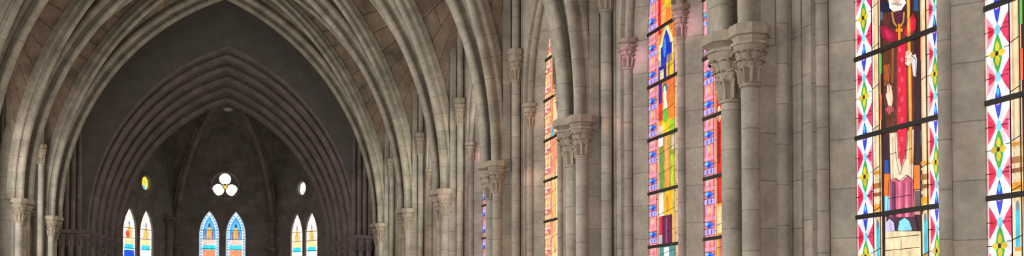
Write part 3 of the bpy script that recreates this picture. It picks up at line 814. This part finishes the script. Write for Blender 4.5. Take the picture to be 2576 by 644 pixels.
def figure_window(label, loc, rz, pal, kind):
    """Paired nave windows further on: flower borders, orange and green figures."""
    t = thing('stained_glass_window', label, 'stained glass window', loc, rz, 'stained glass lancets of the nave')
    p = Pane(RG); cm = MB()
    bw = .38 if pal is PAL_C else .29
    bl = MB(); border_flower(p, bl, cm, -.615, -.615+bw, pal); bl.build('ornamental_border', None, t, flip=False)
    b2 = MB(); border_flower(p, b2, cm, .615-bw, .615, pal); b2.build('ornamental_border', None, t, flip=False)
    q = MB(); a, b = -.615+bw, .615-bw
    p.add(q, rect(a, b, SILL, 7), pal[7], 1)
    p.add(q, rect(a, a+.06, SILL, 7), (250, 190, 150), 2); p.add(q, rect(b-.06, b, SILL, 7), (250, 190, 150), 2)
    p.came(cm, (a+.06, SILL), (a+.06, 7), .012); p.came(cm, (b-.06, SILL), (b-.06, 7), .012)
    q.build('background_field', None, t, flip=False)
    g = MB(); a += .06; b -= .06; z = lambda k: BARZ[1]+k*.745     # z(0) is the lowest bar seen
    R_ = lambda x0, x1, k0, k1, c, l=3: p.add(g, rect(a+(b-a)*x0, a+(b-a)*x1, z(k0), z(k1)), c, l)
    if kind == 0:
        R_(0, 1, 3.2, 9, (246, 140, 56)); R_(0, .16, 3.9, 9, RED, 4); R_(.4, .8, 4.3, 9, YEL, 4); R_(.2, .5, 4.05, 4.4, (250, 176, 90), 5)
        p.add(g, lens(0, z(3.70), .19, .26), (240, 230, 168), 4); R_(.02, .98, 3.3, 3.7, (240, 226, 160), 4); p.add(g, lens(0, z(3.64), .125, .21), (40, 60, 190), 5); R_(.16, .84, 3.3, 3.64, (40, 60, 190), 5); p.add(g, lens(-.05, z(3.6), .05, .14), (66, 150, 236), 6)
        R_(0, 1, 3.0, 3.42, (52, 40, 150), 4); R_(.1, .34, 2.98, 3.22, CREAM, 5); R_(.5, .95, 2.98, 3.44, YEL, 5); R_(.62, .7, 3.0, 3.44, (160, 110, 60), 6)
        R_(0, .22, 2.3, 3.0, (80, 44, 160), 4); R_(.22, 1, 2.3, 3.0, (240, 120, 70), 3); p.add(g, ell(-.05, z(2.84), .08, .09), (60, 130, 110), 5)
        p.add(g, ell(-.05, z(2.74), .055, .12), (252, 238, 226), 6); p.add(g, lens(-.04, z(2.52), .07, .16), (250, 232, 210), 6)
        p.add(g, ell(-.02, z(2.36), .085, .10), (110, 206, 60), 7); R_(0, .2, 2.3, 2.62, (232, 66, 40), 5); R_(.66, 1, 2.3, 2.75, (244, 140, 50), 5)
        R_(.2, .8, 2.0, 2.26, (248, 206, 40), 5); R_(.7, 1, 2.0, 2.24, (150, 206, 50), 6); R_(0, .3, 2.0, 2.2, (246, 210, 170), 6)
        R_(0, 1, 1.0, 2.0, OLIVE, 3); R_(.0, .26, 1.82, 1.98, WHITE, 5); R_(.36, .68, 1.0, 2.0, (248, 160, 70), 5); R_(.42, .56, 1.4, 2.0, (250, 190, 120), 6)
        R_(.1, .3, 1.0, 1.7, (106, 156, 84), 4); R_(.72, 1, 1.0, 1.6, (196, 204, 60), 4); R_(.78, .98, 1.7, 1.95, (226, 206, 190), 4)
        R_(0, 1, .54, 1.0, (214, 190, 90), 3); R_(0, .3, .54, 1.0, (244, 234, 214), 4); R_(.38, .8, .56, 1.0, (250, 190, 40), 4); R_(.45, .62, .6, .9, (240, 150, 30), 5)
        R_(0, 1, 0, .54, (104, 40, 74), 3); R_(0, .2, .2, .54, (226, 50, 70), 4); R_(.0, .2, .0, .2, (200, 190, 200), 4); R_(.42, .5, .02, .5, (150, 90, 120), 5); R_(.8, 1, 0, .54, (242, 190, 110), 4)
        R_(0, 1, -2, 0, (90, 150, 140), 3); R_(.3, .6, -.6, -.04, WHITE, 4)
    else:
        soft = pal is PAL_C
        R_(0, 1, -2, 9, (252, 220, 176) if soft else (246, 172, 60), 3); R_(0, .22, .55, 2.6, (250, 150, 110) if soft else (214, 46, 34), 4); R_(.06, .16, 1.2, 2.0, (240, 210, 120) if soft else (150, 30, 30), 5); R_(0, .22, 2.6, 9, (250, 140, 60), 4); R_(.3, .6, .3, 3, (250, 200, 90), 4)
        R_(0, .4, .08, .5, (250, 214, 150), 4); R_(.1, .5, -.4, .06, (220, 110, 100), 5); p.add(g, ell(a+.07, z(2.0), .05, .1), CREAM, 5)
        R_(0, .3, 3.0, 3.3, (60, 190, 210), 5); p.add(g, ell(0, z(3.4), .09, .13), SKIN, 6); p.add(g, lens(0, z(2.6), .14, .5), (244, 160, 120) if soft else (206, 60, 60), 5); R_(.3, .7, .2, 1.9, (246, 190, 110) if soft else (120, 60, 120), 5)
    g.build('robed_figure', None, t, flip=False)
    for k in range(-3, 15): p.came(cm, (a-.06, z(k*.37+.12)), (a, z(k*.37+.12)), .008); p.came(cm, (b, z(k*.37+.2)), (b+.06, z(k*.37+.2)), .008); p.came(cm, (a, z(k*.37+.2)), (b, z(k*.37+.28)), .007)
    cm.build('lead_cames', None, t, flip=False); slab(t); bars(t)
    return t

PAL_A = [(250, 130, 116), (64, 116, 240), (206, 176, 232), (240, 160, 190), (110, 210, 240), (60, 60, 190), (250, 196, 90), (248, 150, 60)]
PAL_C = [(250, 150, 140), (246, 96, 120), (246, 230, 150), (252, 214, 180), (250, 240, 230), (190, 210, 90), (250, 190, 80), (250, 170, 60)]
PAL_D = [(176, 150, 226), (60, 90, 220), (246, 150, 70), (206, 190, 240), (110, 170, 240), (50, 60, 190), (250, 130, 60), (250, 170, 60)]
def lan_loc(b, far, sx=1):
    cb = sum(BAYS[b])/2; return (sx*GX, cb+(LC if far else -LC), 0)
saint_window('stained glass lancet of a standing robed saint holding a staff', lan_loc(0, True), 0)
saint_window('stained glass lancet with lens border cut off at the right edge', lan_loc(0, False), 0)
figure_window('stained glass lancet with green and gold figure under a blue hood', lan_loc(1, True), 0, PAL_A, 0)
figure_window('stained glass strip of red and blue flowers just left of the large leafy pier', lan_loc(1, False), 0, PAL_A, 1)
figure_window('narrow rosy stained glass lancet whose pointed top shows, left of the second pier', lan_loc(2, True), 0, PAL_C, 1)
figure_window('rosy stained glass lancet hidden behind the second pier', lan_loc(2, False), 0, PAL_C, 0)
figure_window('thin blue and orange stained glass sliver beside the third pier', lan_loc(3, True), 0, PAL_D, 1)
figure_window('stained glass lancet behind the third pier on the right wall', lan_loc(3, False), 0, PAL_D, 0)
for b, w in ((4, 'fifth'), (5, 'last')):
    for far in (True, False):
        figure_window('stained glass lancet in the %s window pair of the right wall, %s half' % (w, 'farther' if far else 'nearer'), lan_loc(b, far), 0, PAL_C, 0)
        wl = figure_window('stained glass lancet in the %s window pair of the left wall, %s half' % (w, 'farther' if far else 'nearer'), lan_loc(b, not far, -1), pi, PAL_C, 0)

for b in range(4):
    for far in (True, False):
        dup(wl, lan_loc(b, not far, -1), pi, 'stained glass lancet in the %s window pair of the left wall, %s half' % (ORD[b], 'farther' if far else 'nearer'))

# ------------------------------------------------------------------ apse
AY = 47.0; A_L, A_R = Vector((XC-2.08, AY)), Vector((XC+2.08, AY)); B_L, B_R = Vector((XC-5.0, 42.7)), Vector((XC+5.0, 42.7))
AH, AA = .37, 1.10                                  # apse lancets: half width, arc offset
def px_on(seg, px):
    """Distance along a wall segment (a, b) at which it shows at picture column px."""
    a, b = seg; lo, hi = 0.0, 1.0
    d = ray(px, 500); m = d.x/d.y
    f = lambda t: (a+(b-a)*t).x-m*(a+(b-a)*t).y
    for _ in range(60):
        mid = (lo+hi)/2
        if f(mid) < 0: lo = mid
        else: hi = mid
    return (lo+hi)/2*(b-a).length, (a+(b-a)*((lo+hi)/2))
FACES = {'center': (A_L, A_R, (527, 594), 566), 'left': (B_L, A_L, (328, 370), 367), 'right': (A_R, B_R, (746, 783), 759)}
def col_z(pt, py, px):
    d = ray(px, py); return EYE+d.z*pt.y/d.y
OCU = .72
SPA = 2.68+EYE
apse_glass = []
for nm, (a, b, cols, oc) in FACES.items():
    L_ = (b-a).length; dr = (b-a)/L_; n_ = Vector((-dr.y, dr.x))       # outward (away from the nave)
    holes = []
    tip = {'center': 534, 'left': 531, 'right': 540}[nm]
    cz = {'center': 467, 'left': 461, 'right': 474}[nm]
    sc, pc = px_on((a, b), oc)
    zc = col_z(pc, cz, oc)
    OR = .60 if nm == 'center' else .34
    lans = []
    for cx_ in cols:
        s_, pt = px_on((a, b), cx_)
        ztip = col_z(px_on((a, b), cols[0] if nm != 'left' else cols[1])[1], tip, cols[0] if nm != 'left' else cols[1])
        rise = sqrt((AH+AA)**2-AA**2)
        lans.append((s_, ztip-rise))
        holes.append([(s_+x, z) for x, z in lancet(AH+.05, ztip-rise, AA, 1.6, 10)])
    holes.append([(sc+OR*cos(2*pi*k/28), zc+OR*sin(2*pi*k/28)) for k in range(28)])
    fn = lambda s, z: (a.x+dr.x*s, a.y+dr.y*s, z)
    fd = lambda s, z, d: (a.x+dr.x*s+n_.x*d, a.y+dr.y*s+n_.y*d, z)
    mb = MB(); mb.holed([(0, 0), (L_, 0), (L_, 11.5), (0, 11.5)], holes, fn)
    for h in holes:
        n = len(h); per = [k*.12 for k in range(n+1)]
        mb.grid([[fd(s, z, 0) for s, z in h], [fd(s, z, .28) for s, z in h]], [[(0, u) for u in per], [(.28, u) for u in per]], None, True)
    structure(mb.build({'center': 'wall_apse_center', 'left': 'wall_apse_left', 'right': 'wall_apse_right'}[nm], DARKW, None, flip=False),
              'dark masonry %s wall of the chancel with its windows' % nm, 'wall')
    rz = atan2(n_.y, n_.x)
    for k, (s_, zs) in enumerate(lans):
        reg = lancet(AH, zs, AA, 1.62, 10)
        word = {'center': ('left of the two under the trefoil', 'right of the two under the trefoil'),
                'left': ('outermost of the chancel left wall', 'beneath the greenish round window'),
                'right': ('beneath the white round window', 'outermost of the chancel right wall')}[nm][k]
        t = thing('stained_glass_window', 'small pointed stained glass window, %s' % word, 'stained glass window', fd(s_, 0, .05), rz, 'small lancets in the chancel')
        p = Pane(reg); q = MB(); cm = MB()
        if nm == 'center': bcol, c1_, c2_, c3_ = (214, 240, 255), (84, 164, 228), (236, 178, 70), (226, 190, 176)
        else: bcol, c1_, c2_, c3_ = (248, 246, 255), (240, 236, 220), (238, 190, 70), (246, 214, 130)
        p.add(q, reg if area(reg) > 0 else reg[::-1], bcol, 1, 1.25)
        for j in range(22):                            # beaded edge
            for sg in (-1, 1):
                zz = zs-1.8+j*.125; hw = AH if zz < zs else max(0, sqrt(max(0, (AH+AA)**2-(zz-zs)**2))-AA)
                p.add(q, ell(sg*(hw-.035), zz, .035, .045, 8), (80, 170, 250) if (nm == 'center' or j < 8) else (250, 210, 170), 2)
        q.build('beaded_border', None, t, flip=False)
        q = MB(); inner = [(x*1.0, z) for x, z in lancet(AH-.10, zs, AA, 1.62, 10)]; p.add(q, ccw(inner), c1_ if nm == 'center' else (246, 240, 230), 3)
        p.add(q, rect(-.27, .27, 1.62, zs-.66), (238, 150, 110) if nm == 'center' else (246, 250, 255), 4, 1.1)
        p.add(q, rect(-.27, .27, zs-.46, zs-.20), (240, 206, 190) if nm == 'center' else (246, 226, 160), 4, 1.1); p.add(q, rect(-.27, .27, zs-.66, zs-.46), (60, 206, 236), 4, 1.2)
        q.build('background_field', None, t, flip=False)
        q = MB()
        p.add(q, lens(0, zs+.30, .17, .34), (110, 190, 236) if nm == 'center' else (250, 246, 240), 5)
        p.add(q, lens(0, zs+.36, .05, .16), (24, 80, 130) if nm == 'center' else (130, 150, 220), 6)
        p.add(q, ell(0, zs+.16, .09, .15), c2_, 7); p.add(q, ell(0, zs+.27, .045, .06), (244, 206, 130), 8)
        p.add(q, rect(-.17, .17, zs-.18, zs+.06), c3_, 6); p.add(q, rect(-.05, .05, zs-.18, zs+.1), c2_, 7)
        for sg in (-1, 1): p.add(q, rect(sg*.13-.025, sg*.13+.025, zs-.18, zs+.14), (150, 90, 110) if nm == 'center' else (220, 180, 150), 7)
        if nm == 'left' and k == 0: p.add(q, ell(-.1, zs-.05, .12, .14), (232, 80, 60), 8); p.add(q, rect(-.3, .3, 1.7, zs-.7), (40, 90, 220), 8)
        q.build('small_figure', None, t, flip=False)
        for z_ in (zs-.62, zs-.2, zs+.2): p.came(cm, (-AH, z_), (AH, z_), .02)
        cm.build('lead_cames', None, t, flip=False)
    # round windows
    t = thing('round_window', {'center': 'white trefoil window of three lobes high on the chancel end wall', 'left': 'small greenish round window on the chancel left wall',
                               'right': 'small white round window on the chancel right wall'}[nm], 'round window', fd(sc, zc, .14), rz)
    fr = MB()
    prof = [(-.05, 0), (.0, -.06), (.06, -.06), (.12, -.02), (.12, .12), (-.05, .12)]
    P, U = [], []
    for k in range(33):
        a_ = 2*pi*k/32
        P.append([(v-.14, -(OR+u)*cos(a_), (OR+u)*sin(a_)) for u, v in prof]); U.append([(j*.05, k*.1) for j in range(len(prof)+1)])
    fr.grid(P, U, None, True); fr.build('stone_ring', DARKW, t)
    if nm == 'center':
        lob = [(0, .30), (-.285, -.175), (.285, -.175)]
        pl = MB()
        hs = [[(x+.255*cos(2*pi*k/20), z+.255*sin(2*pi*k/20)) for k in range(20)] for x, z in lob]+[[(.11*cos(2*pi*k/12), .11*sin(2*pi*k/12)-.02) for k in range(12)]]
        pl.holed([(OR*cos(2*pi*k/28), OR*sin(2*pi*k/28)) for k in range(28)], hs, lambda s, z: (0, -s, z)); pl.build('tracery_plate', DARKW, t, flip=False)
        for j, (x, z) in enumerate(lob+[(0, -.02)]):
            q = MB(); r_ = .26 if j < 3 else .12
            q.ngon([(.03, -(x+r_*cos(2*pi*k/20)), z+r_*sin(2*pi*k/20)) for k in range(20)], glass((255, 238, 226) if j < 3 else (240, 196, 80), 1.35 if j < 3 else 1.0))
            q.build('lobe_pane' if j < 3 else 'center_pane', None, t, flip=False)
    else:
        q = MB(); q.ngon([(.03, -.34*cos(2*pi*k/20), .34*sin(2*pi*k/20)) for k in range(20)], glass((226, 224, 130) if nm == 'left' else (250, 246, 232), 1.1))
        q.ngon([(.028, -.2*cos(2*pi*k/20), .24*sin(2*pi*k/20)+(.1 if nm == 'left' else .05)) for k in range(20)], glass((236, 206, 60) if nm == 'left' else (255, 252, 245), 1.2))
        q.ngon([(.026, -.2*cos(2*pi*k/20), .14*sin(2*pi*k/20)-.2) for k in range(20)], glass((120, 200, 220) if nm == 'left' else (206, 220, 240), 1.1))
        q.build('round_pane', None, t, flip=False)

# apse ribs, boss, webs
BOSS = Vector((XC+.05, 43.2, 8.78+EYE))
cor = [B_L, A_L, A_R, B_R]
RIBS = []
for k, c in enumerate(cor):
    c3 = Vector((c.x, c.y, SPA)); inn = Vector((BOSS.x-c.x, BOSS.y-c.y, 0)).normalized()
    P, Nn, d = diag_curve(c3+inn*.12, BOSS, 24)
    RIBS.append(resample(diag_curve(c3+inn*.02, BOSS+Vector((0, 0, .2)), 24)[0], 18))
    t = thing('apse_rib', 'dark curved rib of the chancel vault, %s' % ['far left beside the chancel arch', 'left of the trefoil window', 'right of the trefoil window', 'far right beside the chancel arch'][k],
              'vault rib', c3+inn*.12, 0, 'ribs of the chancel vault')
    side = Vector((d.y, -d.x, 0)); mb = MB(); o_ = c3+inn*.12
    mb.sweep([p-o_ for p in P[:24]], [(n_, side) for n_ in Nn[:24]], rib_profile(.17, .34, .12), None, False, True); mb.build('rib_moulding', DARK, t)
    t = thing('apse_shaft', 'dark slender shaft with small capital under the %s chancel rib' % ['far left', 'left', 'right', 'far right'][k], 'shaft', (o_.x, o_.y, 0), 0, 'slender shafts of the chancel')
    shaft_mb(0, 0, .10, SPA-.40, 14).build('shaft', DARK, t); capital_mb(0, 0, SPA-.41, SPA-.12, .10, 51).build('capital', DARK, t)
    abacus_mb(0, 0, SPA-.002, .27, .07, .05, .17).build('abacus', DARK, t)
for nm, seg, px in (('left', (B_L, A_L), 423), ('right', (A_R, B_R), 688)):
    s_, pt = px_on(seg, px); dr = (seg[1]-seg[0]).normalized(); inn = Vector((dr.y, -dr.x))
    zt = col_z(pt, 548, px)
    t = thing('apse_shaft', 'short dark wall shaft with flat cap beside the %s chancel windows' % nm, 'shaft', (pt.x+inn.x*.08, pt.y+inn.y*.08, 0), 0, 'slender shafts of the chancel')
    shaft_mb(0, 0, .15, zt-.35, 14).build('shaft', DARK, t); capital_mb(0, 0, zt-.36, zt-.1, .14, 61).build('capital', DARK, t); abacus_mb(0, 0, zt, .30, .07, .03, .2).build('abacus', DARK, t)
wb = MB()
for k, (a, b) in enumerate(((B_L, A_L), (A_L, A_R), (A_R, B_R))):
    hw = (b-a).length/2; m = (a+b)/2; dr = (b-a).normalized()
    pts = arc_points(hw, hw*.75, 4.6+EYE, 14, SPA); F = [Vector((m.x+dr.x*p[0], m.y+dr.y*p[0], p[1])) for p in pts]; h = len(F)//2
    quad_surface(wb, resample(F[:h+1], 18), RIBS[k], 6, .1); quad_surface(wb, resample(F[h:][::-1], 18), RIBS[k+1], 6, .1)
    P = [p+Vector((dr.y, -dr.x, 0))*.04 for p in F]
structure(wb.build('ceiling_apse', DARKW, None, flip=False), 'dark vault webs of the chancel', 'vault')
# vault between the chancel arch and the apse, its side walls
mb = MB()
T = [Vector((XC+p[0], ORDERS[5][1]+.5, p[1])) for p in arc_points(4.6, 2.2, SPA+.3, 20)]
T2 = [Vector((XC+p[0]*1.08, 43.3, p[1])) for p in arc_points(4.6, 2.2, SPA+.3, 20)]
quad_surface(mb, T, T2, 3)
for s in (-1, 1):
    mb.holed([(ORDERS[5][1]+.1, 0), (42.8, 0), (42.8, 6), (ORDERS[5][1]+.1, 6)], [], lambda a, b: (XC+s*5.0, a, b))
# back face of the chancel arch
e = [(XC+p[0], p[1]) for p in arc_points(ORDERS[5][0]+.05, ch_a(5), ORDERS[5][2], 20, 0.0)]
mb.holed([(XC-5.4, 0)]+e+[(XC+5.4, 0), (XC+5.4, 12.5), (XC-5.4, 12.5)], [], lambda a, b: (a, ORDERS[5][1]+.45, b))
structure(mb.build('wall_chancel', DARKW, None, flip=False), 'dark side walls and vault just inside the chancel arch', 'wall')
bz = col_z(Vector((0, 43.2)), 275, 572)
t = thing('vault_boss', 'small pale carved boss hanging at the crown of the chancel vault', 'boss', (BOSS.x, BOSS.y, bz))
mb = MB(); mb.lathe([(.03, -.07), (.12, -.06), (.19, -.01), (.19, .04), (.12, .08), (.06, .12)], 0, 0, 18); mb.build('carved_disc', PALE, t)
mb = MB(); mb.lathe([(.05, .12), (.05, BOSS.z-bz+.1)], 0, 0, 10); mb.build('stem', DARK, t)

# ------------------------------------------------------------------ daylight
def area_light(name, loc, rot, sx, sy, power, col=(1, .96, .9), spread=pi):
    d = bpy.data.lights.new(name, 'AREA'); d.shape = 'RECTANGLE'; d.size = sx; d.size_y = sy; d.energy = power; d.color = col; d.spread = spread
    o = bpy.data.objects.new(name, d); COL.objects.link(o); o.location = loc; o.rotation_euler = rot; return o
def toward(dx, dy, dz): return Vector((dx, dy, dz)).to_track_quat('-Z', 'Y').to_euler()
area_light('added_west_fill', (0, YB+.15, 6.2), toward(0, 1, -.05), 4.6, 6.0, 480)  # unseen fill light behind the viewer, added to brighten the nave
for y, pw in zip((-4.2, 1.7)+tuple(sum(b)/2 for b in BAYS), (70, 150, 310, 350, 270, 190, 150, 135)):
    area_light('left_window_daylight', (-5.49, y, 4.2), toward(1, .0, .05), 3.1, 4.2, pw, (1, 1, .95))
for b, pw in ((3, 85), (4, 110), (5, 125)):
    area_light('right_window_daylight', (5.49, sum(BAYS[b])/2, 4.4), toward(-1, 0, .1), 3.0, 4.0, pw, (.96, 1, .86))
def tinted_beam(px, py, X, power, col, size=2.3):
    """Sunlight through a red pane of the left windows, falling on one capital."""
    tgt = at_x(px, py, X); src = Vector((-5.2, tgt.y-3.2, tgt.z+1.2))
    d = bpy.data.lights.new('coloured_sunbeam', 'SPOT'); d.energy = power; d.color = col; d.spot_size = radians(size); d.spot_blend = .7; d.shadow_soft_size = .1
    o = bpy.data.objects.new('coloured_sunbeam', d); COL.objects.link(o); o.location = src; o.rotation_euler = (tgt-src).to_track_quat('-Z', 'Y').to_euler()
for a in ((1577, 140, 5.5, 4200, (1, .34, .62)), (1705, 55, 5.5, 4000, (1, .34, .6)), (1262, 432, 4.95, 2600, (1, .5, .42)), (1120, 492, 4.95, 2600, (1, .4, .45)),
          (1187, 385, 5.5, 3500, (1, .3, .5)), (1333, 292, 5.5, 2600, (1, .5, .42)), (1400, 250, 5.5, 3000, (1, .5, .42)), (1470, 292, 4.9, 2500, (1, .55, .5))):
    tinted_beam(*a)
w = bpy.data.worlds.new('sky'); S.world = w; w.use_nodes = True
bg = w.node_tree.nodes['Background']; bg.inputs[0].default_value = (.75, .85, 1, 1); bg.inputs[1].default_value = .6

vs = S.view_settings
vs.view_transform = 'Standard'; vs.look = 'None'; vs.exposure = 0.16; vs.gamma = 1.0; vs.use_curve_mapping = False
S.cycles.use_denoising = True
S.cycles.max_bounces = 8; S.cycles.diffuse_bounces = 5
